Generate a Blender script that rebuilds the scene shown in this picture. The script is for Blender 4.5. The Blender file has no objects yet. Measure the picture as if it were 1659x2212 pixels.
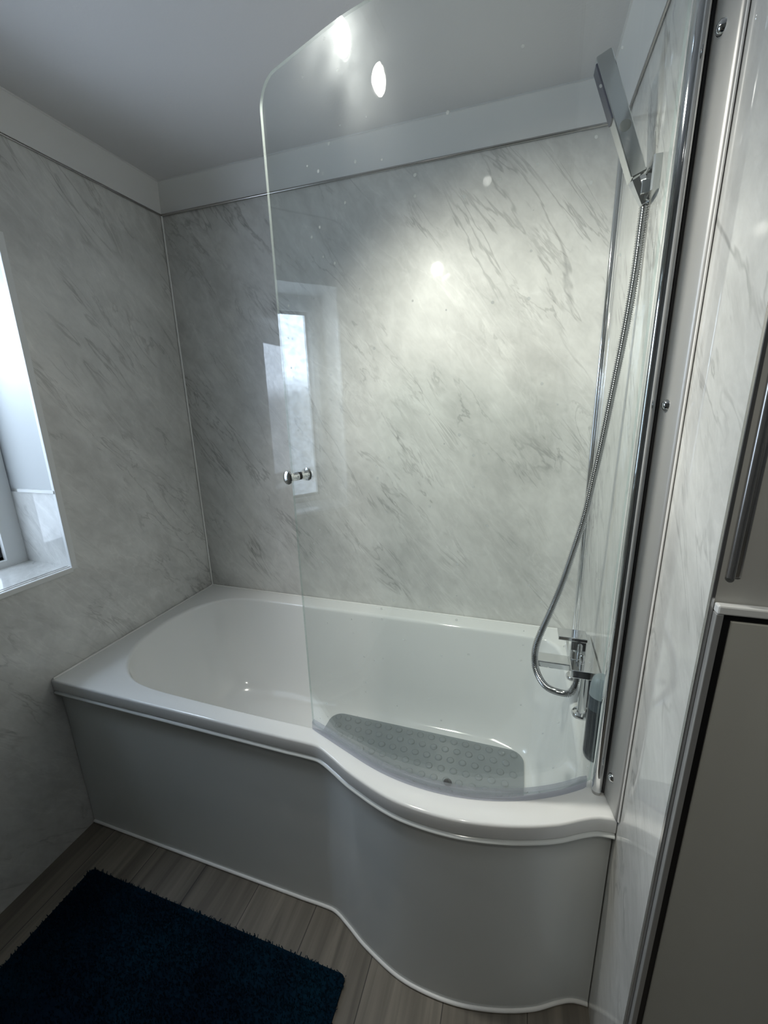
import bpy, bmesh, math, random
from mathutils import Vector, Matrix, Euler
random.seed(7)
S = bpy.context.scene
COL = S.collection
PI = math.pi

# ------------------------------------------------------------------ camera
F_PX = 901.47
cam_d = bpy.data.cameras.new('camera')
cam = bpy.data.objects.new('camera', cam_d); COL.objects.link(cam)
cam.location = (1.3074, -1.4314, 1.3448)
cam.rotation_euler = Euler((math.radians(75.5066), math.radians(1.457), math.radians(17.8995)), 'XYZ')
cam_d.sensor_fit = 'VERTICAL'; cam_d.sensor_height = 24.0
cam_d.lens = 24.0 * F_PX / 2212.0
cam_d.clip_start = 0.02
S.camera = cam

# ------------------------------------------------------------------ exposure, world
S.view_settings.view_transform = 'Standard'; S.view_settings.look = 'None'
S.view_settings.gamma = 1.0; S.view_settings.use_curve_mapping = False
S.view_settings.exposure = 0.3
S.cycles.max_bounces = 14; S.cycles.transparent_max_bounces = 24
S.cycles.glossy_bounces = 8; S.cycles.diffuse_bounces = 5
S.cycles.sample_clamp_indirect = 4.0
w = bpy.data.worlds.new('world'); S.world = w; w.use_nodes = True
w.node_tree.nodes['Background'].inputs[0].default_value = (0.55, 0.68, 0.9, 1)
w.node_tree.nodes['Background'].inputs[1].default_value = 0.3
SPOT_COL = (1.0, 0.97, 0.87)
SPOT_A, AIM_A = 46.0, (1.38, 0.0, 0.98)      # lamp turned to the shower corner
SPOT_B, AIM_B = 3.0, (1.52, -0.96, 1.00)
FILL_D = 11.0                                # added fill, an unseen cylinder light farther back in the room    # lamp turned to the right wall
WINDOW_STRENGTH = 11.0
WINDOW_COL = (0.68, 0.82, 1.0)

# ------------------------------------------------------------------ measured layout (metres)
W = 1.522; H = 0.567; ZC = 2.12; ZV = 2.04; COVE = 0.052; YE = -0.905
XR, YF = 2.45, -2.45

# ------------------------------------------------------------------ materials
def mat(name):
    m = bpy.data.materials.new(name); m.use_nodes = True
    return m, m.node_tree.nodes, m.node_tree.links, m.node_tree.nodes['Principled BSDF']
def simple(name, col, rough=0.4, metal=0.0, spec=0.5, coat=0.0, bump=None, trans=0.0):
    m, N, L, P = mat(name)
    P.inputs['Base Color'].default_value = (*col, 1); P.inputs['Roughness'].default_value = rough
    P.inputs['Metallic'].default_value = metal; P.inputs['Specular IOR Level'].default_value = spec
    P.inputs['Coat Weight'].default_value = coat; P.inputs['Coat Roughness'].default_value = 0.03
    P.inputs['Transmission Weight'].default_value = trans
    tc = N.new('ShaderNodeTexCoord'); nz = N.new('ShaderNodeTexNoise')
    nz.inputs['Scale'].default_value = bump[0] if bump else 6.0; nz.inputs['Detail'].default_value = 4
    L.new(tc.outputs['Object'], nz.inputs['Vector'])
    if bump:
        b = N.new('ShaderNodeBump'); b.inputs['Strength'].default_value = bump[1]; b.inputs['Distance'].default_value = bump[2]
        L.new(nz.outputs['Fac'], b.inputs['Height']); L.new(b.outputs[0], P.inputs['Normal'])
    r = N.new('ShaderNodeMapRange'); r.inputs['To Min'].default_value = rough*0.85; r.inputs['To Max'].default_value = rough*1.15
    L.new(nz.outputs['Fac'], r.inputs['Value']); L.new(r.outputs[0], P.inputs['Roughness'])
    return m

def marble(name, axis, up=2, k=1.0):
    """grey veined shower board; axis = (component, sign) of the horizontal direction seen from inside the room"""
    m, N, L, P = mat(name)
    tc = N.new('ShaderNodeTexCoord'); sp = N.new('ShaderNodeSeparateXYZ'); L.new(tc.outputs['Object'], sp.inputs[0])
    def M(op, a, b=None, c=None):
        n = N.new('ShaderNodeMath'); n.operation = op
        for i, v in enumerate((a, b, c)):
            if v is None: continue
            if isinstance(v, (int, float)): n.inputs[i].default_value = v
            else: L.new(v, n.inputs[i])
        return n.outputs[0]
    u = sp.outputs[axis[0]]
    u = M('MULTIPLY', u, axis[1]); v = sp.outputs[up]
    ca, sa = 0.60, 0.80
    s = M('SUBTRACT', M('MULTIPLY', u, ca), M('MULTIPLY', v, sa))
    t = M('ADD', M('MULTIPLY', u, sa), M('MULTIPLY', v, ca))
    def noise(ss, ts, seed, detail=6, rough=0.55, dist=0.0, scale=1.0):
        cb = N.new('ShaderNodeCombineXYZ'); L.new(M('MULTIPLY', s, ss), cb.inputs[0]); L.new(M('MULTIPLY', t, ts), cb.inputs[1]); cb.inputs[2].default_value = seed
        n = N.new('ShaderNodeTexNoise'); n.inputs['Scale'].default_value = scale; n.inputs['Detail'].default_value = detail
        n.inputs['Roughness'].default_value = rough; n.inputs['Distortion'].default_value = dist
        L.new(cb.outputs[0], n.inputs['Vector']); return n.outputs['Fac']
    def ramp(x, a, b, lo=0.0, hi=1.0):
        r = N.new('ShaderNodeMapRange'); r.interpolation_type = 'SMOOTHSTEP'
        r.inputs['From Min'].default_value = a; r.inputs['From Max'].default_value = b
        r.inputs['To Min'].default_value = lo; r.inputs['To Max'].default_value = hi
        L.new(x, r.inputs['Value']); return r.outputs[0]
    cloud = ramp(noise(2.4, 4.6, axis[2]+0.3, 7, 0.62, 0.5), 0.3, 0.72)
    fine = ramp(noise(18, 30, axis[2]+4.1, 6, 0.68, 0.6), 0.25, 0.75)
    def vein(ss, ts, seed, wd, dist):
        n = noise(ss, ts, seed, 5, 0.6, dist)
        return ramp(M('ABSOLUTE', M('SUBTRACT', n, 0.5)), 0.0, wd, 1.0, 0.0)
    mask = ramp(noise(3.0, 5.0, axis[2]+9.7, 3, 0.5), 0.42, 0.66)
    mask2 = ramp(noise(4.0, 6.0, axis[2]+19.7, 3, 0.5), 0.48, 0.66)
    v1 = M('MULTIPLY', vein(1.3, 7.0, axis[2]+2.2, 0.018, 0.6), mask)
    v2 = M('MULTIPLY', vein(3.0, 12.0, axis[2]+6.6, 0.028, 0.8), mask2)
    v3 = M('MULTIPLY', vein(2.0, 9.0, axis[2]+31.0, 0.02, 0.5), M('SUBTRACT', 1.0, mask))
    dark = M('ADD', M('MULTIPLY', v1, 0.30*k), M('MULTIPLY', v2, 0.25*k))
    val = M('ADD', M('MULTIPLY', cloud, 0.17*(0.4+0.6*k)), M('MULTIPLY', fine, 0.10))
    val = M('ADD', val, 0.50)
    val = M('MULTIPLY', val, M('SUBTRACT', 1.0, dark))
    val = M('ADD', val, M('MULTIPLY', v3, 0.05))
    cc = N.new('ShaderNodeCombineColor')
    L.new(val, cc.inputs[0]); L.new(M('MULTIPLY', val, 1.0), cc.inputs[1]); L.new(M('MULTIPLY', val, 0.965), cc.inputs[2])
    L.new(cc.outputs[0], P.inputs['Base Color'])
    P.inputs['Roughness'].default_value = 0.38; P.inputs['Specular IOR Level'].default_value = 0.3; P.inputs['Coat Weight'].default_value = 0.85; P.inputs['Coat Roughness'].default_value = 0.03
    bp = N.new('ShaderNodeBump'); bp.inputs['Strength'].default_value = 0.03; bp.inputs['Distance'].default_value = 0.002
    L.new(noise(60, 60, 1.0, 3), bp.inputs['Height']); L.new(bp.outputs[0], P.inputs['Normal'])
    return m

M_BACK = marble('marble_board_back', (0, 1.0, 0.0))
M_LEFT = marble('marble_board_left', (1, 1.0, 50.0))
M_RIGHT = marble('marble_board_right', (1, -1.0, 90.0), 2, 1.5)
M_RECESS = marble('marble_board_recess', (0, 1.0, 130.0))
M_SILL = marble('marble_board_sill', (1, 1.0, 170.0), 0)
M_CEIL = simple('ceiling_paint', (0.62, 0.615, 0.62), 0.7, bump=(180, 0.15, 0.002))
M_COVE = simple('coving_paint', (0.74, 0.74, 0.73), 0.55)
M_WHITE = simple('white_upvc', (0.76, 0.77, 0.76), 0.3)
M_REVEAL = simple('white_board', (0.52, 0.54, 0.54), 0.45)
M_ACRYL = simple('white_acrylic', (0.82, 0.83, 0.82), 0.10, coat=0.3)
M_PANEL = simple('panel_acrylic', (0.72, 0.75, 0.74), 0.14)
M_SEAL = simple('sealant', (0.85, 0.85, 0.83), 0.35)
M_CHROME = simple('chrome', (0.78, 0.79, 0.80), 0.06, metal=1.0)
M_BRUSH = simple('satin_aluminium', (0.50, 0.50, 0.49), 0.42, metal=0.55)
M_HANDSET = simple('handset_chrome', (0.60, 0.62, 0.62), 0.10, metal=1.0)
M_HOSE = simple('spiral_steel', (0.50, 0.51, 0.52), 0.16, metal=1.0)
M_BUTTON = simple('grey_rubber', (0.07, 0.08, 0.08), 0.45)
M_DARK = simple('black_shade', (0.008, 0.008, 0.009), 0.4)
M_GREYWALL = simple('grey_paint', (0.48, 0.48, 0.455), 0.6)
M_GREYPANEL = simple('grey_board', (0.56, 0.56, 0.51), 0.35)
M_DULL = simple('dull_chrome', (0.45, 0.44, 0.43), 0.22, metal=0.9)
M_PLAIN = simple('plain_wall', (0.24, 0.24, 0.235), 0.6)
M_NAVY = simple('navy_plastic', (0.008, 0.012, 0.03), 0.25)

def floor_mat():
    m, N, L, P = mat('grey_oak_planks')
    tc = N.new('ShaderNodeTexCoord'); mp = N.new('ShaderNodeMapping'); L.new(tc.outputs['Object'], mp.inputs[0])
    mp.inputs['Rotation'].default_value = (0, 0, PI/2); mp.inputs['Location'].default_value = (0.83, 0.09+0.185, 0)
    br = N.new('ShaderNodeTexBrick'); br.offset = 0.37
    br.inputs['Scale'].default_value = 1.0; br.inputs['Brick Width'].default_value = 1.2; br.inputs['Row Height'].default_value = 0.185
    br.inputs['Mortar Size'].default_value = 0.0012; br.inputs['Mortar Smooth'].default_value = 0.1
    br.inputs['Color1'].default_value = (0.155, 0.138, 0.112, 1); br.inputs['Color2'].default_value = (0.215, 0.193, 0.158, 1); br.inputs['Mortar'].default_value = (0.05, 0.045, 0.04, 1)
    L.new(mp.outputs[0], br.inputs['Vector'])
    mp2 = N.new('ShaderNodeMapping'); mp2.inputs['Scale'].default_value = (30, 1.6, 1); L.new(tc.outputs['Object'], mp2.inputs[0])
    nz = N.new('ShaderNodeTexNoise'); nz.inputs['Scale'].default_value = 1.0; nz.inputs['Detail'].default_value = 7; nz.inputs['Distortion'].default_value = 0.8
    L.new(mp2.outputs[0], nz.inputs['Vector'])
    mr = N.new('ShaderNodeMapRange'); mr.inputs['From Min'].default_value = 0.3; mr.inputs['From Max'].default_value = 0.7; mr.inputs['To Min'].default_value = 0.55; mr.inputs['To Max'].default_value = 1.25
    L.new(nz.outputs['Fac'], mr.inputs['Value'])
    mx = N.new('ShaderNodeVectorMath'); mx.operation = 'SCALE'; L.new(br.outputs['Color'], mx.inputs[0]); L.new(mr.outputs[0], mx.inputs['Scale'])
    L.new(mx.outputs[0], P.inputs['Base Color']); P.inputs['Roughness'].default_value = 0.45
    return m
M_FLOOR = floor_mat()

def rug_mat():
    m, N, L, P = mat('teal_pile')
    tc = N.new('ShaderNodeTexCoord'); nz = N.new('ShaderNodeTexNoise'); nz.inputs['Scale'].default_value = 7; nz.inputs['Detail'].default_value = 5
    L.new(tc.outputs['Object'], nz.inputs['Vector'])
    cr = N.new('ShaderNodeValToRGB'); L.new(nz.outputs['Fac'], cr.inputs[0])
    cr.color_ramp.elements[0].position = 0.35; cr.color_ramp.elements[0].color = (0.0010, 0.0085, 0.020, 1)
    cr.color_ramp.elements[1].position = 0.7; cr.color_ramp.elements[1].color = (0.0015, 0.019, 0.036, 1)
    L.new(cr.outputs[0], P.inputs['Base Color']); P.inputs['Roughness'].default_value = 0.95; P.inputs['Specular IOR Level'].default_value = 0.1
    return m
M_RUG = rug_mat()

def glass_mat():
    """clear screen glass: straight-through transmission, Fresnel gloss, faint limescale haze and dried drops"""
    m, N, L, P = mat('screen_glass'); N.remove(P)
    out = N['Material Output']
    tr = N.new('ShaderNodeBsdfTransparent'); tr.inputs[0].default_value = (0.955, 0.972, 0.965, 1)
    gl = N.new('ShaderNodeBsdfGlossy'); gl.inputs['Roughness'].default_value = 0.0
    fr = N.new('ShaderNodeFresnel'); fr.inputs['IOR'].default_value = 1.5
    mx = N.new('ShaderNodeMixShader'); geo = N.new('ShaderNodeNewGeometry'); ir = N.new('ShaderNodeMapRange'); ir.inputs['To Min'].default_value = 1.5; ir.inputs['To Max'].default_value = 1/1.5
    L.new(geo.outputs['Backfacing'], ir.inputs['Value']); L.new(ir.outputs[0], fr.inputs['IOR'])
    L.new(fr.outputs[0], mx.inputs[0]); L.new(tr.outputs[0], mx.inputs[1]); L.new(gl.outputs[0], mx.inputs[2])
    hz = N.new('ShaderNodeBsdfGlossy'); hz.inputs['Roughness'].default_value = 0.38; hz.inputs[0].default_value = (0.9, 0.95, 1, 1)
    tc = N.new('ShaderNodeTexCoord'); nz = N.new('ShaderNodeTexNoise'); nz.inputs['Scale'].default_value = 9; nz.inputs['Detail'].default_value = 6
    L.new(tc.outputs['Object'], nz.inputs['Vector'])
    mr = N.new('ShaderNodeMapRange'); mr.inputs['From Min'].default_value = 0.3; mr.inputs['From Max'].default_value = 0.75; mr.inputs['To Min'].default_value = 0.001; mr.inputs['To Max'].default_value = 0.007
    L.new(nz.outputs['Fac'], mr.inputs['Value'])
    m2 = N.new('ShaderNodeMixShader'); L.new(mr.outputs[0], m2.inputs[0]); L.new(mx.outputs[0], m2.inputs[1]); L.new(hz.outputs[0], m2.inputs[2])
    vo = N.new('ShaderNodeTexVoronoi'); vo.inputs['Scale'].default_value = 42; L.new(tc.outputs['Object'], vo.inputs['Vector'])
    lt = N.new('ShaderNodeMath'); lt.operation = 'LESS_THAN'; lt.inputs[1].default_value = 0.10; L.new(vo.outputs['Distance'], lt.inputs[0])
    sc = N.new('ShaderNodeSeparateColor'); L.new(vo.outputs['Color'], sc.inputs[0])
    gt = N.new('ShaderNodeMath'); gt.operation = 'GREATER_THAN'; gt.inputs[1].default_value = 0.8; L.new(sc.outputs[0], gt.inputs[0])
    ml = N.new('ShaderNodeMath'); ml.operation = 'MULTIPLY'; L.new(lt.outputs[0], ml.inputs[0]); L.new(gt.outputs[0], ml.inputs[1])
    m3f = N.new('ShaderNodeMath'); m3f.operation = 'MULTIPLY'; m3f.inputs[1].default_value = 0.4; L.new(ml.outputs[0], m3f.inputs[0])
    df = N.new('ShaderNodeBsdfTranslucent'); df.inputs[0].default_value = (0.8, 0.85, 0.85, 1)
    m3 = N.new('ShaderNodeMixShader'); L.new(m3f.outputs[0], m3.inputs[0]); L.new(m2.outputs[0], m3.inputs[1]); L.new(df.outputs[0], m3.inputs[2])
    L.new(m3.outputs[0], out.inputs[0])
    return m
M_GLASS = glass_mat()

def clear_mat(name, tint, diff, amount, rough=0.15):
    """translucent plastic: part see-through, part body colour"""
    m, N, L, P = mat(name)
    P.inputs['Base Color'].default_value = (*diff, 1); P.inputs['Roughness'].default_value = rough
    tr = N.new('ShaderNodeBsdfTransparent'); tr.inputs[0].default_value = (*tint, 1)
    mx = N.new('ShaderNodeMixShader')
    tc = N.new('ShaderNodeTexCoord'); nz = N.new('ShaderNodeTexNoise'); nz.inputs['Scale'].default_value = 20; L.new(tc.outputs['Object'], nz.inputs['Vector'])
    mr = N.new('ShaderNodeMapRange'); mr.inputs['To Min'].default_value = amount*0.9; mr.inputs['To Max'].default_value = min(1, amount*1.1); L.new(nz.outputs['Fac'], mr.inputs['Value'])
    L.new(mr.outputs[0], mx.inputs[0]); L.new(tr.outputs[0], mx.inputs[1]); L.new(P.outputs[0], mx.inputs[2])
    L.new(mx.outputs[0], N['Material Output'].inputs[0])
    return m
M_GEDGE = clear_mat('glass_edge', (0.85, 0.93, 0.91), (0.62, 0.68, 0.66), 0.27, 0.3)
M_STRIP = clear_mat('seal_strip', (0.88, 0.89, 0.92), (0.60, 0.61, 0.66), 0.28)
M_TUBMAT = clear_mat('grey_vinyl', (0.75, 0.79, 0.80), (0.42, 0.45, 0.46), 0.62, 0.2)
M_BOTTLE = clear_mat('bottle_plastic', (0.8, 0.86, 0.9), (0.45, 0.52, 0.55), 0.55)
M_LIQUID = simple('dark_shampoo', (0.004, 0.008, 0.018), 0.15)
M_LIQUID2 = simple('blue_grey_shampoo', (0.035, 0.052, 0.07), 0.2)

def emit_mat(name, col, strength, noise=None):
    m, N, L, P = mat(name); N.remove(P)
    e = N.new('ShaderNodeEmission'); e.inputs[0].default_value = (*col, 1); e.inputs[1].default_value = strength
    if noise:
        tc = N.new('ShaderNodeTexCoord'); nz = N.new('ShaderNodeTexNoise'); nz.inputs['Scale'].default_value = noise; nz.inputs['Detail'].default_value = 3
        L.new(tc.outputs['Object'], nz.inputs['Vector'])
        mr = N.new('ShaderNodeMapRange'); mr.inputs['From Min'].default_value = 0.35; mr.inputs['From Max'].default_value = 0.65
        mr.inputs['To Min'].default_value = strength*0.7; mr.inputs['To Max'].default_value = strength*1.2
        L.new(nz.outputs['Fac'], mr.inputs['Value']); L.new(mr.outputs[0], e.inputs[1])
    L.new(e.outputs[0], N['Material Output'].inputs[0]); return m
M_PANE = emit_mat('frosted_daylight_pane', WINDOW_COL, WINDOW_STRENGTH, 55)
def sky_over_garden(m, z0, z1, low):
    """the frosted pane shows bright sky above and the duller outside below"""
    N, L = m.node_tree.nodes, m.node_tree.links
    e = N['Emission']; src = e.inputs[1].links[0].from_socket
    tc = N.new('ShaderNodeTexCoord'); sp = N.new('ShaderNodeSeparateXYZ'); L.new(tc.outputs['Object'], sp.inputs[0])
    r = N.new('ShaderNodeMapRange'); r.interpolation_type = 'SMOOTHSTEP'; r.inputs['From Min'].default_value = z0; r.inputs['From Max'].default_value = z1; r.inputs['To Min'].default_value = low; r.inputs['To Max'].default_value = 1.0
    L.new(sp.outputs[2], r.inputs['Value'])
    k = N.new('ShaderNodeMath'); k.operation = 'MULTIPLY'; L.new(src, k.inputs[0]); L.new(r.outputs[0], k.inputs[1]); L.new(k.outputs[0], e.inputs[1])
sky_over_garden(M_PANE, 1.36, 1.52, 0.24)
M_LAMP = emit_mat('lamp_glow', (1.0, 0.98, 0.93), 40.0)

# ------------------------------------------------------------------ helpers
def obj(name, bm, m, parent=None, smooth=None, loc=None):
    me = bpy.data.meshes.new(name)
    bmesh.ops.recalc_face_normals(bm, faces=bm.faces[:])
    bm.to_mesh(me); bm.free()
    for mm in (m if isinstance(m, (list, tuple)) else [m]): me.materials.append(mm)
    o = bpy.data.objects.new(name, me); COL.objects.link(o)
    if smooth is not None:
        for p in me.polygons: p.use_smooth = True
        me.set_sharp_from_angle(angle=math.radians(smooth))
    if parent is not None:
        o.parent = parent
        o.matrix_parent_inverse = Matrix.Translation(-Vector(parent.location)) if parent.type == 'EMPTY' else Matrix.Identity(4)
    return o
def thing(name, label, cat, loc, group=None):
    o = bpy.data.objects.new(name, None); COL.objects.link(o); o.location = loc; o.empty_display_size = 0.05
    o['label'] = label; o['category'] = cat
    if group: o['group'] = group
    return o
def tag(o, label, cat, group=None, kind=None):
    o['label'] = label; o['category'] = cat
    if group: o['group'] = group
    if kind: o['kind'] = kind
    return o
def struct(name, bm, m, label, cat, smooth=None):
    o = obj(name, bm, m, None, smooth); tag(o, label, cat, kind='structure'); return o
def add_box(bm, lo, hi, bev=0.0, seg=2, mi=0):
    b2 = bmesh.new(); bmesh.ops.create_cube(b2, size=1.0)
    c = [(a+b)/2 for a, b in zip(lo, hi)]; d = [abs(b-a) for a, b in zip(lo, hi)]
    for v in b2.verts: v.co = Vector((c[0]+v.co.x*d[0], c[1]+v.co.y*d[1], c[2]+v.co.z*d[2]))
    if bev: bmesh.ops.bevel(b2, geom=b2.edges[:], offset=bev, segments=seg, profile=0.5, affect='EDGES')
    merge(bm, b2, mi); return bm
def merge(bm, b2, mi=0, M=None):
    mp = {}
    for v in b2.verts: mp[v] = bm.verts.new(M @ v.co if M else v.co)
    for f in b2.faces:
        try:
            nf = bm.faces.new([mp[v] for v in f.verts]); nf.material_index = mi
        except ValueError: pass
    b2.free()
def box(lo, hi, bev=0.0, seg=2):
    return add_box(bmesh.new(), lo, hi, bev, seg)
def tube(bm, pts, r, n=10, cap=True):
    pts = [Vector(p) for p in pts]; rings = []
    T0 = (pts[1]-pts[0]).normalized(); up = Vector((0, 0, 1)) if abs(T0.z) < 0.9 else Vector((0, 1, 0))
    nrm = T0.cross(up).normalized()
    for i, p in enumerate(pts):
        T = (pts[min(i+1, len(pts)-1)]-pts[max(i-1, 0)]).normalized()
        nrm = (nrm - T*nrm.dot(T)).normalized(); b = T.cross(nrm)
        rr = r[i] if isinstance(r, (list, tuple)) else r
        rings.append([bm.verts.new(p+(nrm*math.cos(a)+b*math.sin(a))*rr) for a in [2*PI*k/n for k in range(n)]])
    for a, b in zip(rings, rings[1:]):
        for k in range(n): bm.faces.new((a[k], a[(k+1) % n], b[(k+1) % n], b[k]))
    if cap: bm.faces.new(rings[0][::-1]); bm.faces.new(rings[-1])
    return bm
def lathe(bm, prof, origin, axis=(0, 0, 1), n=32, mi=0):
    """prof: list of (radius, height)"""
    A = Vector(axis).normalized(); q = Vector((0, 0, 1)).rotation_difference(A); O = Vector(origin); rings = []
    for r, h in prof:
        if r < 1e-6: rings.append([bm.verts.new(O+q @ Vector((0, 0, h)))]); continue
        rings.append([bm.verts.new(O+q @ Vector((r*math.cos(2*PI*k/n), r*math.sin(2*PI*k/n), h))) for k in range(n)])
    for a, b in zip(rings, rings[1:]):
        for k in range(n):
            va = [a[k % len(a)], a[(k+1) % len(a)]] if len(a) > 1 else [a[0]]
            vb = [b[(k+1) % len(b)], b[k % len(b)]] if len(b) > 1 else [b[0]]
            f = bm.faces.new(va+vb); f.material_index = mi
    return bm
def catmull(P, n=12, closed=False):
    P = [Vector(p) for p in P]; out = []; N = len(P)
    for i in range(N if closed else N-1):
        if closed: a, b, c, d = P[(i-1) % N], P[i], P[(i+1) % N], P[(i+2) % N]
        else: a, b, c, d = P[max(i-1, 0)], P[i], P[i+1], P[min(i+2, N-1)]
        for k in range(n):
            t = k/n
            out.append(0.5*((2*b)+(c-a)*t+(2*a-5*b+4*c-d)*t*t+(3*b-a-3*c+d)*t**3))
    if not closed: out.append(P[-1])
    return out
def prism(poly, axis, a, b):
    """extrude a 2D polygon along an axis: axis 0 -> poly in (y,z); 1 -> (x,z); 2 -> (x,y)"""
    bm = bmesh.new()
    def mk(p, h): return Vector((h, p[0], p[1])) if axis == 0 else Vector((p[0], h, p[1])) if axis == 1 else Vector((p[0], p[1], h))
    A = [bm.verts.new(mk(p, a)) for p in poly]; B = [bm.verts.new(mk(p, b)) for p in poly]; n = len(poly)
    for k in range(n): bm.faces.new((A[k], A[(k+1) % n], B[(k+1) % n], B[k]))
    bm.faces.new(A[::-1]); bm.faces.new(B)
    return bm

def lean(o, z0, only=None, k=0.030):
    """uprights here lean a touch towards the room with height (measured on the photo)"""
    for v in o.data.vertices:
        if only is None or v.co.y < only: v.co.y -= k*(v.co.z-z0)
    return o
# ------------------------------------------------------------------ room shell
struct('floor', box((-0.15, YF-0.1, -0.06), (XR+0.1, 0.1, 0)), M_FLOOR, 'grey-brown oak-look plank floor in front of the bath', 'floor')
struct('ceiling', box((-0.35, YF-0.1, ZC), (XR+0.1, 0.1, ZC+0.06)), M_CEIL, 'plain white painted ceiling above the bath', 'ceiling')
struct('wall_back', box((-0.1, 0.0, 0), (W+0.1, 0.08, ZC)), M_BACK, 'grey veined marble-effect wall board behind the bath', 'wall')
# left wall with a window opening
WY1, WY0, WZ0, WZ1 = -0.573, -1.22, 0.877, 1.80
bm = bmesh.new(); T = -0.21
add_box(bm, (T, WY1, 0), (0, 0.08, ZC)); add_box(bm, (T, YF, 0), (0, WY0, ZC))
add_box(bm, (T, WY0, 0), (0, WY1, WZ0)); add_box(bm, (T, WY0, WZ1), (0, WY1, ZC))
struct('wall_left', bm, M_LEFT, 'grey marble-effect wall board with the window, left of the bath', 'wall')
lean(struct('wall_right', box((W, YE+0.004, 0), (W+0.12, 0.0, ZC)), M_RIGHT, 'pale marble-effect wall board carrying the shower, right of the bath', 'wall'), 1.1, -0.5)
lean(struct('wall_return', box((W+0.003, YE, 0), (XR+0.1, YE+0.09, ZC)), M_GREYWALL, 'plain grey wall above the framed board at the right edge', 'wall'), 1.1)
struct('wall_front', box((-0.3, YF-0.1, 0), (XR+0.1, YF, ZC)), M_PLAIN, 'plain wall opposite the bath', 'wall')
struct('wall_far', box((XR, YF, 0), (XR+0.1, YE, ZC)), M_PLAIN, 'plain side wall behind the wall return', 'wall')

# coving (slightly hollow profile) on the three alcove walls
def cove_profile(n=7):
    pts = [(0, ZV)]
    pts.append((0.006, ZV))
    for k in range(n+1):
        t = k/n; x = 0.006+(COVE-0.010)*t; z = ZV+0.004+(ZC-ZV-0.008)*t
        sag = 0.009*math.sin(PI*t); pts.append((x-sag*0.7+0.0, z+sag*0.55))
    pts += [(COVE, ZC-0.004), (COVE, ZC), (0, ZC)]
    return pts
CP = cove_profile()
def cove(path_fn, name, label):
    bm = bmesh.new(); A = [[bm.verts.new(path_fn(d, z, e)) for d, z in CP] for e in (0, 1)]
    n = len(CP)
    for k in range(n): bm.faces.new((A[0][k], A[0][(k+1) % n], A[1][(k+1) % n], A[1][k]))
    bm.faces.new(A[0]); bm.faces.new(A[1][::-1])
    struct(name, bm, M_COVE, label, 'coving', 40)
cove(lambda d, z, e: Vector((d if e == 0 else W-d, -d, z)), 'trim_1', 'white coving strip along the top of the back wall')
cove(lambda d, z, e: Vector((d, -d if e == 0 else YF, z)), 'trim_2', 'white coving strip along the top of the left wall')
cove(lambda d, z, e: Vector((W-d, -d if e == 0 else YE, z)), 'trim_3', 'white coving strip along the top of the right wall')
# capping strip of the wall boards under the coving
bm = bmesh.new(); tube(bm, [(0.004, -0.004, ZV-0.003), (W-0.004, -0.004, ZV-0.003)], 0.0042, 10)
struct('trim_4', bm, M_DULL, 'thin metal capping strip under the back coving', 'trim', 60)
bm = bmesh.new(); tube(bm, [(0.003, -0.01, ZV-0.003), (0.003, YF, ZV-0.003)], 0.003, 8)
struct('trim_5', bm, M_DULL, 'thin metal capping strip under the left coving', 'trim', 60)
bm = bmesh.new(); tube(bm, [(W-0.003, -0.01, ZV-0.003), (W-0.003, YE, ZV-0.003)], 0.003, 8)
struct('trim_6', bm, M_DULL, 'thin metal capping strip under the right coving', 'trim', 60)
# vertical corner trims
bm = bmesh.new(); tube(bm, [(0.004, -0.004, H), (0.004, -0.004, ZV)], 0.0035, 10)
struct('trim_7', bm, M_SEAL, 'pale corner bead in the back left corner', 'trim', 60)
bm = bmesh.new(); tube(bm, [(W-0.006, -0.006, H), (W-0.006, -0.006, ZV)], 0.0065, 12); add_box(bm, (W-0.0025, -0.045, H), (W, -0.006, ZV), 0.001, 1)
struct('trim_8', bm, M_CHROME, 'chrome corner strip in the back right corner', 'trim', 50)
# front edge of the right wall board
lean(struct('trim_9', box((W-0.0008, YE-0.002, 0), (W+0.0035, YE+0.005, ZC), 0.0006, 1), M_DULL, 'slim metal edge strip at the front of the right wall', 'trim'), 1.1)
bm = bmesh.new(); tube(bm, [(W+0.013, YE-0.002, 1.150), (W+0.013, YE-0.002, 1.372)], 0.0045, 14)
add_box(bm, (W+0.0165, YE-0.003, 1.150), (W+0.0225, YE, 1.372), 0.001, 1)
lean(struct('trim_10', bm, M_DULL, 'rounded dull metal upright above the framed grey board', 'trim', 50), 1.1)

# ------------------------------------------------------------------ framed grey board on the wall return
t = thing('framed_board', 'plain grey board in a slim metal frame below the dark wall at the right edge', 'board', (W+0.3, YE, 0))
lean(obj('board_face', box((W+0.0215, YE-0.005, 0.0), (W+0.75, YE-0.0003, 1.0975), 0.001, 1), M_GREYPANEL, t), 1.1)
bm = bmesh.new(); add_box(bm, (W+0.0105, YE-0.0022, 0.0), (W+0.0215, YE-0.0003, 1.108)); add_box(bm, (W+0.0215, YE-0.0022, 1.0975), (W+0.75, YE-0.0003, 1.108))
lean(obj('gap_shade', bm, M_DARK, t), 1.1)  # black strips standing in for the shadow the frame casts on the board
lean(obj('frame_upright', box((W+0.0036, YE-0.011, 0.0), (W+0.0110, YE-0.0005, 1.108), 0.001, 2), M_BRUSH, t), 1.1)
lean(obj('frame_top', box((W+0.0036, YE-0.012, 1.108), (W+0.76, YE-0.0005, 1.119), 0.002, 2), M_WHITE, t), 1.1)

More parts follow.
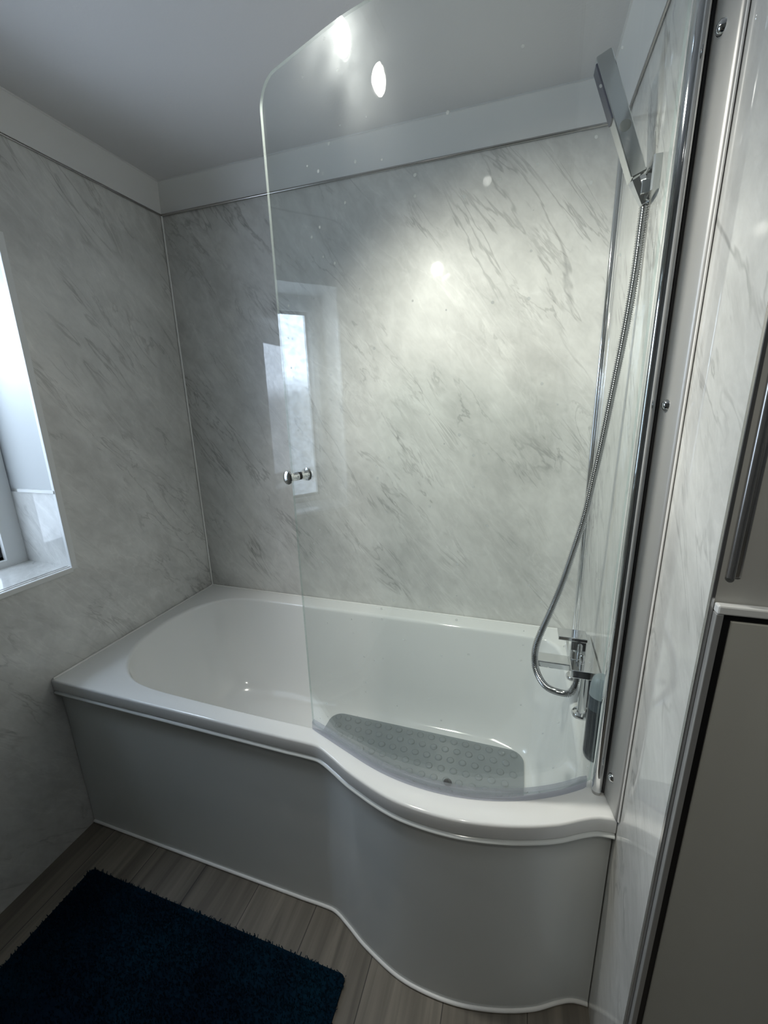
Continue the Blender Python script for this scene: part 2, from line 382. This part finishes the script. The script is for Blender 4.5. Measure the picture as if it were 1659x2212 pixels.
# ------------------------------------------------------------------ window
t = thing('window_1', 'small frosted window in a deep recess in the left wall', 'window', (-0.1, (WY0+WY1)/2, WZ0)); t['kind'] = 'structure'
FX = -0.205
bm = bmesh.new(); fw = 0.062
zb, zt = WZ0+fw*0.45, WZ1-fw
for lo, hi in (((FX-0.05, WY0+0.0005, WZ0), (FX+0.012, WY1-0.0065, zb)), ((FX-0.05, WY0+0.0005, zt), (FX+0.012, WY1-0.0045, WZ1)),
               ((FX-0.05, WY0+0.0005, zb), (FX+0.012, WY0+fw, zt)), ((FX-0.05, WY1-fw, zb), (FX+0.012, WY1-0.0065, zt))):
    add_box(bm, lo, hi)
obj('window_frame', bm, M_WHITE, t)
bm = bmesh.new(); a, b, c, d = WY0+fw, WY1-fw, WZ0+fw*0.45, WZ1-fw
for lo, hi in (((FX-0.03, a, c), (FX-0.004, b, c+0.012)), ((FX-0.03, a, d-0.012), (FX-0.004, b, d)), ((FX-0.03, a, c), (FX-0.004, a+0.012, d)), ((FX-0.03, b-0.012, c), (FX-0.004, b, d))):
    add_box(bm, lo, hi, 0.002, 1)
obj('gasket', bm, M_DARK, t)
obj('pane', box((FX-0.026, a+0.012, c+0.012), (FX-0.020, b-0.012, d-0.012)), M_PANE, t)
# recess linings
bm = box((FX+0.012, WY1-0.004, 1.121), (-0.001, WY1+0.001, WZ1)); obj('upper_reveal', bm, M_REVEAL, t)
bm = box((FX+0.012, WY1-0.006, WZ0), (-0.002, WY1+0.001, 1.112)); obj('lower_reveal', bm, M_RECESS, t)
bm = box((FX+0.012, WY0, WZ0-0.001), (-0.002, WY1-0.004, WZ0+0.006)); obj('sill_board', bm, M_SILL, t)
bm = bmesh.new()
add_box(bm, (FX+0.05, WY1-0.012, 1.112), (0.0025, WY1-0.002, 1.122), 0.001, 1)
obj('reveal_capping', bm, M_WHITE, t)
obj('side_edge_strip', box((-0.006, WY1-0.010, WZ0-0.006), (0.006, WY1+0.008, WZ1), 0.0015, 2), M_WHITE, t)
obj('sill_edge_strip', box((-0.012, WY0, WZ0-0.012), (0.008, WY1-0.008, WZ0+0.004), 0.002, 2), M_WHITE, t)
obj('sill_seam', box((-0.016, WY0, WZ0+0.0035), (-0.011, WY1-0.010, WZ0+0.0072)), M_BRUSH, t)

# ------------------------------------------------------------------ bath
OUT = [(0.0, -0.0), (0.0, -0.71)]
front = catmull([(0.80, -0.709, 0), (0.86, -0.708, 0), (0.892, -0.711, 0), (0.935, -0.730, 0), (0.989, -0.756, 0), (1.08, -0.787, 0), (1.155, -0.797, 0), (1.24, -0.795, 0), (1.33, -0.778, 0), (1.408, -0.752, 0),
                 (1.462, -0.724, 0), (1.492, -0.711, 0), (W, -0.708, 0)], 8)
E0 = 0.0015
front[-1].x = W-E0
OUT = [Vector((E0, -E0, 0)), Vector((E0, -0.71, 0))] + front + [Vector((W-E0, -E0, 0))]
INN = catmull([(0.31, -0.080, 0), (0.20, -0.098, 0), (0.135, -0.14, 0), (0.09, -0.205, 0), (0.068, -0.283, 0), (0.068, -0.379, 0), (0.092, -0.485, 0), (0.150, -0.572, 0), (0.232, -0.628, 0), (0.33, -0.650, 0),
               (0.50, -0.655, 0), (0.70, -0.656, 0), (0.82, -0.654, 0), (0.875, -0.655, 0), (0.93, -0.675, 0), (1.025, -0.708, 0), (1.10, -0.728, 0), (1.165, -0.735, 0), (1.235, -0.733, 0), (1.32, -0.711, 0),
               (1.395, -0.677, 0), (1.438, -0.650, 0), (1.460, -0.610, 0), (1.466, -0.50, 0), (1.466, -0.25, 0), (1.460, -0.15, 0), (1.435, -0.098, 0), (1.38, -0.080, 0), (1.10, -0.076, 0), (0.70, -0.076, 0)], 6, closed=True)
FLR = catmull([(0.55, -0.185, 0), (0.40, -0.215, 0), (0.315, -0.29, 0), (0.295, -0.38, 0), (0.33, -0.475, 0), (0.42, -0.545, 0), (0.60, -0.565, 0), (0.85, -0.57, 0), (1.00, -0.60, 0), (1.15, -0.635, 0), (1.28, -0.62, 0),
               (1.36, -0.565, 0), (1.395, -0.48, 0), (1.398, -0.36, 0), (1.385, -0.25, 0), (1.33, -0.19, 0), (1.10, -0.175, 0), (0.80, -0.178, 0)], 8, closed=True)
CTR = Vector((0.80, -0.38, 0))
def cast(poly, ang, closed=True):
    d = Vector((math.cos(ang), math.sin(ang), 0)); best = None
    for i in range(len(poly)):
        a, b = poly[i], poly[(i+1) % len(poly)]; e = b-a
        den = d.x*e.y-d.y*e.x
        if abs(den) < 1e-12: continue
        ac = a-CTR; tt = (ac.x*e.y-ac.y*e.x)/den; uu = (ac.x*d.y-ac.y*d.x)/den
        if tt > 0 and -1e-9 <= uu <= 1+1e-9 and (best is None or tt > best): best = tt
    return CTR+d*best
angs = sorted(set([round(2*PI*k/420, 6) for k in range(420)] + [round(math.atan2(p.y-CTR.y, p.x-CTR.x) % (2*PI), 6) for p in (OUT[0], OUT[1], OUT[-1], OUT[-2])]))
def inset(p, d):
    """move towards the middle by d, but never off the wall sides more than needed"""
    q = p.copy()
    if p.y < -0.55 and p.x < W+1: 
        q.y += d
    return q
bath = thing('bath', 'white P-shaped shower bath with a curved front panel against marble-effect walls', 'bath', (0.76, -0.36, 0))
o_ring = [cast(OUT, a) for a in angs]; i_ring = [cast(INN, a) for a in angs]; f_ring = [cast(FLR, a) for a in angs]
rings = []
LIP = 0.035
rings.append([Vector((inset(p, 0.016).x, inset(p, 0.016).y, H-LIP)) for p in o_ring])
rings.append([Vector((p.x, inset(p, 0.001).y, H-LIP)) for p in o_ring])
rings.append([Vector((p.x, p.y, H-LIP+0.003)) for p in o_ring])
rings.append([Vector((p.x, p.y, H-0.012)) for p in o_ring])
for k in range(6):
    th = PI/2*k/5; rr = 0.0055
    rings.append([Vector((p.x, inset(p, rr*(1-math.cos(th))).y, H-rr+rr*math.sin(th))) for p in o_ring])
def toward(a, b, d):
    v = (b-a); l = v.length; return a+v*min(d/l, 0.45)
rings.append([Vector((*toward(p, o, 0.013).xy, H)) for p, o in zip(i_ring, o_ring)])
for k in range(1, 5):
    th = PI/2*k/4; rr = 0.013
    rings.append([Vector((*toward(p, o, rr*(1-math.sin(th))).xy, H-rr*(1-math.cos(th)))) for p, o in zip(i_ring, o_ring)])
ZF = 0.185
PROF = [(0.05, 0.12), (0.13, 0.26), (0.22, 0.42), (0.31, 0.57), (0.40, 0.70), (0.49, 0.80), (0.58, 0.875), (0.68, 0.93), (0.78, 0.965), (0.89, 0.988), (1.0, 1.0)]
for g, h in PROF:
    rings.append([Vector(((p.x*(1-g)+q.x*g), (p.y*(1-g)+q.y*g), (H-0.013)*(1-h)+ZF*h)) for p, q in zip(i_ring, f_ring)])
for g in (0.7, 0.4, 0.15):
    rings.append([Vector((CTR.x+(q.x-CTR.x)*g, CTR.y+(q.y-CTR.y)*g, ZF-0.003*(1-g))) for q in f_ring])
bm = bmesh.new(); R = [[bm.verts.new(v) for v in r] for r in rings]; n = len(angs)
for a, b in zip(R, R[1:]):
    for k in range(n): bm.faces.new((a[k], a[(k+1) % n], b[(k+1) % n], b[k]))
cv = bm.verts.new((CTR.x, CTR.y, ZF-0.003))
for k in range(n): bm.faces.new((R[-1][k], R[-1][(k+1) % n], cv))
obj('tub', bm, M_ACRYL, bath, 42)
# front panel follows the rim, set back under it
FC = [Vector((E0, -0.71, 0))] + [p.copy() for p in front]
fine = []
for a, b in zip(FC, FC[1:]):
    m_ = max(1, int((b-a).length/0.02))
    fine += [a.lerp(b, k/m_) for k in range(m_)]
fine.append(FC[-1])
def offset_line(P, d):
    out = []
    for i, p in enumerate(P):
        tg = (P[min(i+1, len(P)-1)]-P[max(i-1, 0)]).normalized(); out.append(p+Vector((-tg.y, tg.x, 0))*d)
    out[0].x = P[0].x; out[-1].x = P[-1].x
    return out
PZ = [(0.022, 0.0), (0.021, 0.02), (0.019, H-0.12), (0.0175, H-0.062), (0.012, H-0.0555), (0.004, H-0.0525), (-0.001, H-0.0475), (-0.0015, H-0.0445), (0.001, H-0.041), (0.006, H-0.0385), (0.012, H-0.0375), (0.03, H-0.037), (0.034, H-0.06), (0.034, 0.0)]
bm = bmesh.new(); RR = [[bm.verts.new(Vector((p.x, p.y, z))) for p in offset_line(fine, d)] for d, z in PZ]
for a, b in zip(RR, RR[1:]+RR[:1]):
    for k in range(len(fine)-1): bm.faces.new((a[k], a[k+1], b[k+1], b[k]))
obj('front_panel', bm, M_PANEL, bath, 50)
bm = bmesh.new(); tube(bm, [Vector((p.x, p.y, 0.0052)) for p in offset_line(fine, 0.0205)], 0.0050, 8)
obj('floor_sealant', bm, M_SEAL, bath, 60)
bm = bmesh.new(); tube(bm, [(0.0042, -0.705, H+0.001), (0.0042, -0.0042, H+0.001), (W-0.0042, -0.0042, H+0.001), (W-0.0042, -0.70, H+0.001)], 0.0038, 8)
obj('wall_sealant', bm, M_SEAL, bath, 60)

# ------------------------------------------------------------------ bath mat in the tub
def rounded(x0, x1, y0, y1, r, n=6):
    P = []
    for cx, cy, a0 in ((x1-r, y1-r, 0), (x0+r, y1-r, 90), (x0+r, y0+r, 180), (x1-r, y0+r, 270)):
        for k in range(n+1):
            a = math.radians(a0+90*k/n); P.append((cx+r*math.cos(a), cy+r*math.sin(a)))
    return P
mz = ZF+0.003
mat_o = thing('bath_mat', 'grey see-through non-slip mat with bubble bumps on the tub floor', 'mat', (1.02, -0.37, ZF))
bm = prism(rounded(0.672, 1.372, -0.555, -0.188, 0.045), 2, mz, mz+0.004)
k = 0
for i in range(17):
    for j in range(9):
        x = 0.70+i*0.040+(0.0 if j % 2 == 0 else 0.016); y = -0.530+j*0.040
        if x > 1.355: continue
        lathe(bm, [(0.0125, mz+0.0035), (0.0120, mz+0.0055), (0.009, mz+0.0075), (0.005, mz+0.0080), (0.0, mz+0.0068)], (x, y, 0), n=10)
obj('mat_sheet', bm, M_TUBMAT, mat_o, 50)
bm = bmesh.new(); lathe(bm, [(0.0, 0), (0.012, 0), (0.013, 0.002), (0.012, 0.004), (0.006, 0.006), (0.004, 0.009), (0.0, 0.010)], (1.146, -0.381, mz+0.0085), n=24)
tag(obj('bath_plug', bm, M_DARK, None, 40), 'small dark plug lying on the bubbly bath mat behind the glass', 'plug')

# ------------------------------------------------------------------ shower screen
GC = Vector((1.173, -0.25)); GR = 0.4975
def glass_plan():
    P = []
    x0 = 1.0; y0 = GC.y-math.sqrt(GR**2-(x0-GC.x)**2); sl = (x0-GC.x)/(GC.y-y0)  # dy/dx of the tangent
    for k in range(10): x = 0.852+(x0-0.852)*k/10; P.append(Vector((x, y0+(x-x0)*sl, 0)))
    a0 = math.atan2(y0-GC.y, x0-GC.x); a1 = math.atan2(-0.6405-GC.y, 1.4825-GC.x)
    for k in range(49): a = a0+(a1-a0)*k/48; P.append(Vector((GC.x+GR*math.cos(a), GC.y+GR*math.sin(a), 0)))
    return P
GP = glass_plan()
scr = thing('shower_screen', 'curved clear glass shower screen hinged on a chrome post at the right wall', 'shower screen', (1.17, -0.72, H))
GT = 0.005; ZG0, ZG1 = H+0.012, 1.876; RC = 0.042
# top edge height along the arc length: rounded free corner
L_ = [0.0]
for a, b in zip(GP, GP[1:]): L_.append(L_[-1]+(b-a).length)
def ztop(s):
    if s >= RC: return ZG1
    return ZG1-RC+math.sqrt(max(0, RC**2-(RC-s)**2))
extra = []
for s in (0.0, 0.0006, 0.002, 0.0045, 0.008, 0.0125, 0.018, 0.025, 0.033, 0.042):
    for i in range(len(L_)-1):
        if L_[i] <= s <= L_[i+1]: extra.append((s, GP[i].lerp(GP[i+1], (s-L_[i])/(L_[i+1]-L_[i])))); break
line = sorted(extra+[(s, p) for s, p in zip(L_, GP) if s > 0.0425], key=lambda q: q[0])
PL = [p for s, p in line]; ZT = [ztop(s) for s, p in line]
IN_ = offset_line(PL, GT); IN_[0] = PL[0]+(IN_[1]-PL[1]); IN_[-1] = PL[-1]+(IN_[-2]-PL[-2])
bm = bmesh.new()
o0 = [bm.verts.new((p.x, p.y, ZG0)) for p in PL]; o1 = [bm.verts.new((p.x, p.y, z)) for p, z in zip(PL, ZT)]
i0 = [bm.verts.new((p.x, p.y, ZG0)) for p in IN_]; i1 = [bm.verts.new((p.x, p.y, z)) for p, z in zip(IN_, ZT)]
for k in range(len(PL)-1):
    bm.faces.new((o0[k], o0[k+1], o1[k+1], o1[k])); bm.faces.new((i0[k+1], i0[k], i1[k], i1[k+1]))
    f = bm.faces.new((o1[k], o1[k+1], i1[k+1], i1[k])); f.material_index = 1
    f = bm.faces.new((o0[k+1], o0[k], i0[k], i0[k+1])); f.material_index = 1
for f in (bm.faces.new((o0[0], o1[0], i1[0], i0[0])), bm.faces.new((o0[-1], i0[-1], i1[-1], o1[-1]))): f.material_index = 1
obj('glass_panel', bm, [M_GLASS, M_GEDGE], scr, 40)
# translucent sealing strip under the glass
SP = [(-0.004, H+0.001), (-0.003, H+0.020), (-0.0012, H+0.022), (0.0062, H+0.022), (0.0085, H+0.020), (0.012, H+0.014), (0.019, H+0.004), (0.019, H+0.001)]
bm = bmesh.new(); base = GP[:-1]
RR = [[bm.verts.new((p.x, p.y, z)) for p in offset_line(base, d)] for d, z in SP]
for a, b in zip(RR, RR[1:]+RR[:1]):
    for k in range(len(base)-1): bm.faces.new((a[k], a[k+1], b[k+1], b[k]))
bm.faces.new([r[0] for r in RR]); bm.faces.new([r[-1] for r in RR][::-1])
obj('bottom_seal', bm, M_STRIP, scr, 40)
# hinge post, gasket and wall channel
def rrect(cx, cy, sx, sy, r, n=5): return rounded(cx-sx/2, cx+sx/2, cy-sy/2, cy+sy/2, r, n)
obj('hinge_post', prism(rrect(1.4915, -0.652, 0.019, 0.026, 0.0085), 2, H+0.008, 1.885), M_CHROME, scr, 40)
obj('post_foot', prism(rrect(1.4915, -0.652, 0.017, 0.024, 0.0075), 2, H+0.001, H+0.0085), M_BRUSH, scr, 40)
obj('gasket', prism([(1.5008, -0.6595), (1.5046, -0.6595), (1.5046, -0.643), (1.5008, -0.643)], 2, H+0.006, 1.885), M_DARK, scr)
obj('wall_channel', prism([(W-0.0005, -0.717), (1.5180, -0.717), (1.5140, -0.713), (1.5065, -0.668), (1.5046, -0.662), (1.5046, -0.630), (W-0.0005, -0.630)], 2, H+0.006, 1.90), M_BRUSH, scr, 50)
bm = bmesh.new(); tube(bm, [(1.5195, -0.7185, H+0.006), (1.5195, -0.7185, 1.90)], 0.0016, 8); obj('channel_sealant', bm, M_SEAL, scr, 60)
for z in (0.636, 1.333, 1.768):
    bm = bmesh.new(); lathe(bm, [(0.0, 0.0066), (0.004, 0.0062), (0.0075, 0.0038), (0.0085, -0.001), (0.0, -0.001)], (1.5088, -0.680, z), (-1, 0, 0), 18)
    obj('screw_cap', bm, M_CHROME, scr, 50)
# double knob through the glass near its free edge
kp = GP[0].lerp(GP[1], 0.0); tg = (GP[3]-GP[0]).normalized(); nr = Vector((tg.y, -tg.x, 0))   # nr points out of the bath
if nr.y > 0: nr = -nr
kc = GP[0]+tg*0.020-nr*GT/2; kc.z = 1.205
bm = bmesh.new()
def knob_half(sgn):
    s0 = GT/2+0.0012
    lathe(bm, [(0.0, s0), (0.0090, s0), (0.0092, s0+0.002), (0.0086, s0+0.004), (0.0084, s0+0.015), (0.0096, s0+0.0185), (0.0135, s0+0.0205), (0.0142, s0+0.023), (0.0135, s0+0.0255), (0.009, s0+0.028), (0.0, s0+0.029)], kc, nr*sgn, 24)
knob_half(1); knob_half(-1)
kn = obj('knob', bm, M_CHROME, scr, 40)
bm = bmesh.new(); lathe(bm, [(0.0, -GT/2-0.0012), (0.0086, -GT/2-0.0012), (0.0086, GT/2+0.0012), (0.0, GT/2+0.0012)], kc, nr, 20)
ws = obj('washer', bm, M_DARK, None, 40); ws.parent = kn; ws.matrix_parent_inverse = Matrix.Identity(4)

for ch in list(scr.children):
    for o in [ch]+list(ch.children):
        for v in o.data.vertices:
            f = min(1.0, max(0.0, (v.co.x-1.08)/0.36))
            v.co.y -= (0.008+0.018*f*f*(3-2*f))*(v.co.z-H-0.03)

# ------------------------------------------------------------------ bath shower mixer on the right-hand rim
mx = thing('bath_mixer', 'chrome bath shower mixer tap on two legs on the right-hand rim', 'tap', (1.488, -0.365, H))
LX = 1.489
for y in (-0.427, -0.272):
    bm = bmesh.new(); lathe(bm, [(0.0, H+0.0005), (0.0225, H+0.0005), (0.0225, H+0.004), (0.020, H+0.008), (0.0112, H+0.010), (0.0105, H+0.014), (0.0105, 0.681), (0.0, 0.681)], (LX, y, 0), n=28)
    obj('leg', bm, M_CHROME, mx, 35)
obj('body', box((1.4545, -0.4435, 0.680), (1.5205, -0.256, 0.701), 0.0015, 2), M_CHROME, mx)
obj('spout', box((1.378, -0.413, 0.677), (1.4555, -0.370, 0.694), 0.002, 2), M_CHROME, mx)
obj('cartridge', box((1.4545, -0.396, 0.701), (1.4915, -0.360, 0.757), 0.002, 2), M_CHROME, mx)
lev = obj('lever', box((1.4235, -0.405, 0.757), (1.4915, -0.360, 0.767), 0.0015, 2), M_CHROME, mx)
bm = bmesh.new(); lathe(bm, [(0.0, 0.700), (0.0055, 0.700), (0.0055, 0.709), (0.0045, 0.710), (0.0045, 0.712), (0.006, 0.714), (0.0062, 0.730), (0.0045, 0.7325), (0.0, 0.733)], (1.480, -0.420, 0), n=20)
obj('diverter_knob', bm, M_CHROME, mx, 35)
bm = bmesh.new(); lathe(bm, [(0.0, 0.0), (0.008, 0.0), (0.008, 0.020), (0.0065, 0.026), (0.0, 0.026)], (1.4845, -0.347, 0.6805), (0, 0, -1), 18)
obj('hose_outlet', bm, M_CHROME, mx, 35)

# ------------------------------------------------------------------ hose (spiral metal)
hp = catmull([(1.4845, -0.347, 0.652), (1.4840, -0.350, 0.628), (1.4785, -0.364, 0.603), (1.4664, -0.385, 0.5942), (1.4461, -0.395, 0.5974), (1.4233, -0.415, 0.6144), (1.4028, -0.424, 0.6292), (1.3854, -0.428, 0.6533), (1.3728, -0.428, 0.6849), (1.3694, -0.424, 0.7153), (1.3728, -0.422, 0.7505), (1.3838, -0.416, 0.7880), (1.4003, -0.408, 0.8375), (1.4210, -0.395, 0.9028), (1.4385, -0.390, 0.9789), (1.4584, -0.385, 1.0739), (1.4703, -0.382, 1.1655), (1.4802, -0.380, 1.2466), (1.4887, -0.379, 1.3331), (1.4958, -0.378, 1.4070), (1.5008, -0.377, 1.4625), (1.5059, -0.376, 1.5294), (1.5098, -0.375, 1.6022), (1.5113, -0.374, 1.6643), (1.5120, -0.374, 1.7003), (1.5121, -0.374, 1.7239)], 60)
# resample evenly
acc = [0.0]
for a, b in zip(hp, hp[1:]): acc.append(acc[-1]+(b-a).length)
step = 0.0011; N_ = int(acc[-1]/step); res = []; j = 0
for k in range(N_+1):
    s = acc[-1]*k/N_
    while acc[j+1] < s and j < len(acc)-2: j += 1
    res.append(hp[j].lerp(hp[j+1], (s-acc[j])/max(1e-9, acc[j+1]-acc[j])))
bm = bmesh.new(); tube(bm, res, [0.0074+0.0015*math.cos(2*PI*k/4) for k in range(len(res))], 12)
tag(obj('shower_hose', bm, M_HOSE, None, 40), 'flexible chrome spiral hose looping from tap up to handset', 'hose')

# ------------------------------------------------------------------ bracket and handset
br = thing('shower_bracket', 'small chrome wall bracket holding the handset on the right wall', 'bracket', (W, -0.375, 1.74))
obj('wall_plate', prism([(1.5075, -0.432), (1.5105, -0.4345), (W-0.0003, -0.4345), (W-0.0003, -0.372), (1.5075, -0.372)], 2, 1.712, 1.768), M_HANDSET, br)
HB = Vector((1.4935, -0.378, 1.757)); HTp = Vector((1.4135, -0.378, 1.962)); ax = (HTp-HB).normalized()
bm = bmesh.new(); lathe(bm, [(0.008, -0.052), (0.0095, -0.050), (0.0155, -0.012), (0.0160, -0.004), (0.0125, -0.004), (0.0085, -0.046), (0.008, -0.052)], HB, ax, 8)
obj('socket', bm, M_CHROME, br)
obj('arm', box((1.500, -0.396, 1.722), (1.509, -0.376, 1.745), 0.001, 1), M_CHROME, br)
hs = thing('handset', 'square-edged chrome stick shower handset leaning out from its wall bracket', 'shower handset', HB)
Mx = Matrix.Translation(HB) @ Vector((0, 0, 1)).rotation_difference(ax).to_matrix().to_4x4()
def hbox(lo, hi, bev): 
    b2 = box(lo, hi, bev, 2); bmesh.ops.transform(b2, matrix=Mx, verts=b2.verts); return b2
bm = bmesh.new()
prof = [(-0.001, 0.0120, 0.0155), (0.001, 0.0140, 0.0175), (0.217, 0.0140, 0.0175), (0.219, 0.0125, 0.016)]
rg = []
for z, hx, hy in prof:
    rg.append([bm.verts.new(Mx @ Vector((px, py, z))) for px, py in rrect(0, 0, 2*hx, 2*hy, 0.0018, 2)])
for a, b in zip(rg, rg[1:]):
    for k in range(len(a)): bm.faces.new((a[k], a[(k+1) % len(a)], b[(k+1) % len(a)], b[k]))
bm.faces.new(rg[0][::-1]); bm.faces.new(rg[-1])
obj('handle_body', bm, M_HANDSET, hs)
obj('spray_face', hbox((-0.0165, -0.0150, 0.112), (-0.0130, 0.0150, 0.210), 0.001), M_NAVY, hs)
bm = bmesh.new(); lathe(bm, [(0.0, 0.0185), (0.0085, 0.0185), (0.0100, 0.0178), (0.0102, 0.0165), (0.0, 0.0165)], (0, 0, 0.088), (0, -1, 0), 20)
bmesh.ops.transform(bm, matrix=Mx, verts=bm.verts)
obj('button', bm, M_BUTTON, hs, 40)
bm = bmesh.new(); lathe(bm, [(0.0, -0.004), (0.007, -0.004), (0.0075, -0.030), (0.006, -0.034), (0.0, -0.034)], HB, ax, 16)
obj('hose_nut', bm, M_CHROME, hs, 40)

# ------------------------------------------------------------------ bottles on the rim
bt = thing('shampoo_bottle', 'tall clear bottle of dark liquid on the rim beside the chrome post', 'bottle', (1.4985, -0.560, H))
BX, BY = 1.4985, -0.560
bm = bmesh.new(); lathe(bm, [(0.0, 0.001), (0.0175, 0.001), (0.0210, 0.006), (0.0222, 0.016), (0.0222, 0.128), (0.0, 0.128)], (BX, BY, H), n=28)
obj('dark_contents', bm, M_LIQUID, bt, 40)
bm = bmesh.new(); lathe(bm, [(0.0, 0.1285), (0.0222, 0.1285), (0.0220, 0.160), (0.0, 0.160)], (BX, BY, H), n=28)
obj('upper_contents', bm, M_LIQUID2, bt, 40)
bm = bmesh.new(); lathe(bm, [(0.0, 0.1605), (0.0220, 0.1605), (0.021, 0.184), (0.018, 0.199), (0.012, 0.206), (0.0, 0.207)], (BX, BY, H), n=28)
obj('clear_top', bm, M_BOTTLE, bt, 40)
bm = bmesh.new(); lathe(bm, [(0.0, 0.0005), (0.0125, 0.0005), (0.0145, 0.003), (0.0145, 0.070), (0.012, 0.080), (0.007, 0.085), (0.007, 0.100), (0.0, 0.101)], (1.5068, -0.384, H), n=24)
bm2 = bm; sb = thing('small_bottle', 'small navy bottle tucked under the tap between its legs', 'bottle', (1.5068, -0.384, H))
obj('bottle_body', bm2, M_NAVY, sb, 40)

# ------------------------------------------------------------------ rug
RX0, RX1, RY0, RY1, RZ = 0.142, 0.972, -1.36, -0.806, 0.014
rug = thing('bath_rug', 'dark teal-blue rectangular pile rug on the floor before the bath', 'rug', ((RX0+RX1)/2, (RY0+RY1)/2, 0))
bm = prism(rounded(RX0, RX1, RY0, RY1, 0.012, 4), 2, 0.0005, RZ-0.006)
obj('backing', bm, M_RUG, rug)
bm = bmesh.new()
for k in range(34000):
    x = random.uniform(RX0-0.002, RX1+0.002); y = random.uniform(RY0, RY1+0.002)
    if y < -1.05 and random.random() < 0.55: continue
    edge = min(x-RX0, RX1-x, RY1-y); h = 0.0085+random.uniform(-0.0015, 0.002)
    if edge < 0.012: h *= 0.6+0.4*max(0, edge)/0.012
    a = random.uniform(0, 2*PI); lean = random.uniform(0, 0.007); wd = 0.0013
    b = a+PI/2+random.uniform(-0.5, 0.5); dx, dy = math.cos(b)*wd, math.sin(b)*wd; z0 = 0.005
    tx, ty = x+math.cos(a)*lean, y+math.sin(a)*lean
    v = [bm.verts.new((x-dx, y-dy, z0)), bm.verts.new((x+dx, y+dy, z0)), bm.verts.new((tx+dx*0.7, ty+dy*0.7, z0+h)), bm.verts.new((tx-dx*0.7, ty-dy*0.7, z0+h))]
    bm.faces.new(v)
pile = obj('pile', bm, M_RUG, rug); pile['kind'] = 'stuff'

# ------------------------------------------------------------------ spotlight bar on the ceiling
LZ = 2.0
bar = thing('spotlight_bar', 'ceiling spotlight bar whose lamps glint in the top of the glass screen', 'spotlight', (0.86, -1.05, ZC))
obj('ceiling_bar', box((0.835, -1.09, ZC-0.022), (0.885, -0.80, ZC-0.0005), 0.006, 2), M_CHROME, bar)
def spot_head(x, y, aim, watts, size, strength):
    """a swivelling lamp head: housing behind, glowing lens in front and its own beam"""
    c = Vector((x, y, LZ)); d = (Vector(aim)-c).normalized()
    bm = bmesh.new(); tube(bm, [(0.86, y, ZC-0.02), (0.86, y, LZ+0.055), c-d*0.045], 0.005, 10)
    obj('stem', bm, M_CHROME, bar, 60)
    bm = bmesh.new(); lathe(bm, [(0.0, -0.065), (0.016, -0.063), (0.018, -0.035), (0.0285, -0.002), (0.0300, 0.012), (0.0280, 0.012), (0.0268, -0.001), (0.0, -0.004)], c, d, 28)
    h = obj('lamp_housing', bm, M_WHITE, bar, 40)
    bm = bmesh.new(); lathe(bm, [(0.0235, 0.0005), (0.018, 0.0022), (0.011, 0.0034), (0.0, 0.004)], c, d, 24)
    obj('lamp_lens', bm, M_LAMP, bar, 60)
    ld = bpy.data.lights.new('lamp_beam', 'SPOT'); ld.energy = watts; ld.color = SPOT_COL; ld.spot_size = math.radians(size); ld.spot_blend = 1.0; ld.shadow_soft_size = 0.022
    lo = bpy.data.objects.new('lamp_beam', ld); COL.objects.link(lo); lo.location = c+d*0.014
    lo.rotation_euler = d.to_track_quat('-Z', 'Y').to_euler()
    lo.parent = bar; lo.matrix_parent_inverse = Matrix.Translation(-Vector(bar.location))
spot_head(0.858, -0.866, AIM_A, SPOT_A, 104, 1)
spot_head(0.875, -1.025, AIM_B, SPOT_B, 112, 1)

# ------------------------------------------------------------------ added fill light: unseen surface-mounted cylinder farther back
cyl = thing('fill_light', 'unseen white cylinder fill light added farther back in the room', 'fill light', (1.35, -1.75, ZC))
cx_, cy_ = 1.35, -1.75
bm = bmesh.new(); lathe(bm, [(0.0, -0.0005), (0.042, -0.0005), (0.042, -0.095), (0.038, -0.095), (0.037, -0.022), (0.0, -0.022)], (cx_, cy_, ZC), n=32)
obj('lamp_housing', bm, M_WHITE, cyl, 40)
bm = bmesh.new(); lathe(bm, [(0.0, -0.0225), (0.036, -0.0225), (0.035, -0.025), (0.0, -0.027)], (cx_, cy_, ZC), n=28)
obj('lamp_lens', bm, M_LAMP, cyl, 40)
ld = bpy.data.lights.new('lamp_beam', 'SPOT'); ld.energy = FILL_D; ld.color = SPOT_COL; ld.spot_size = math.radians(92); ld.spot_blend = 0.9; ld.shadow_soft_size = 0.02  # beam of the added fill light
lo = bpy.data.objects.new('lamp_beam', ld); COL.objects.link(lo); lo.location = (cx_, cy_, ZC-0.097)
lo.rotation_euler = Vector((0.22, 0.55, -1.24)).to_track_quat('-Z', 'Y').to_euler()
lo.parent = cyl; lo.matrix_parent_inverse = Matrix.Translation(-Vector(cyl.location))
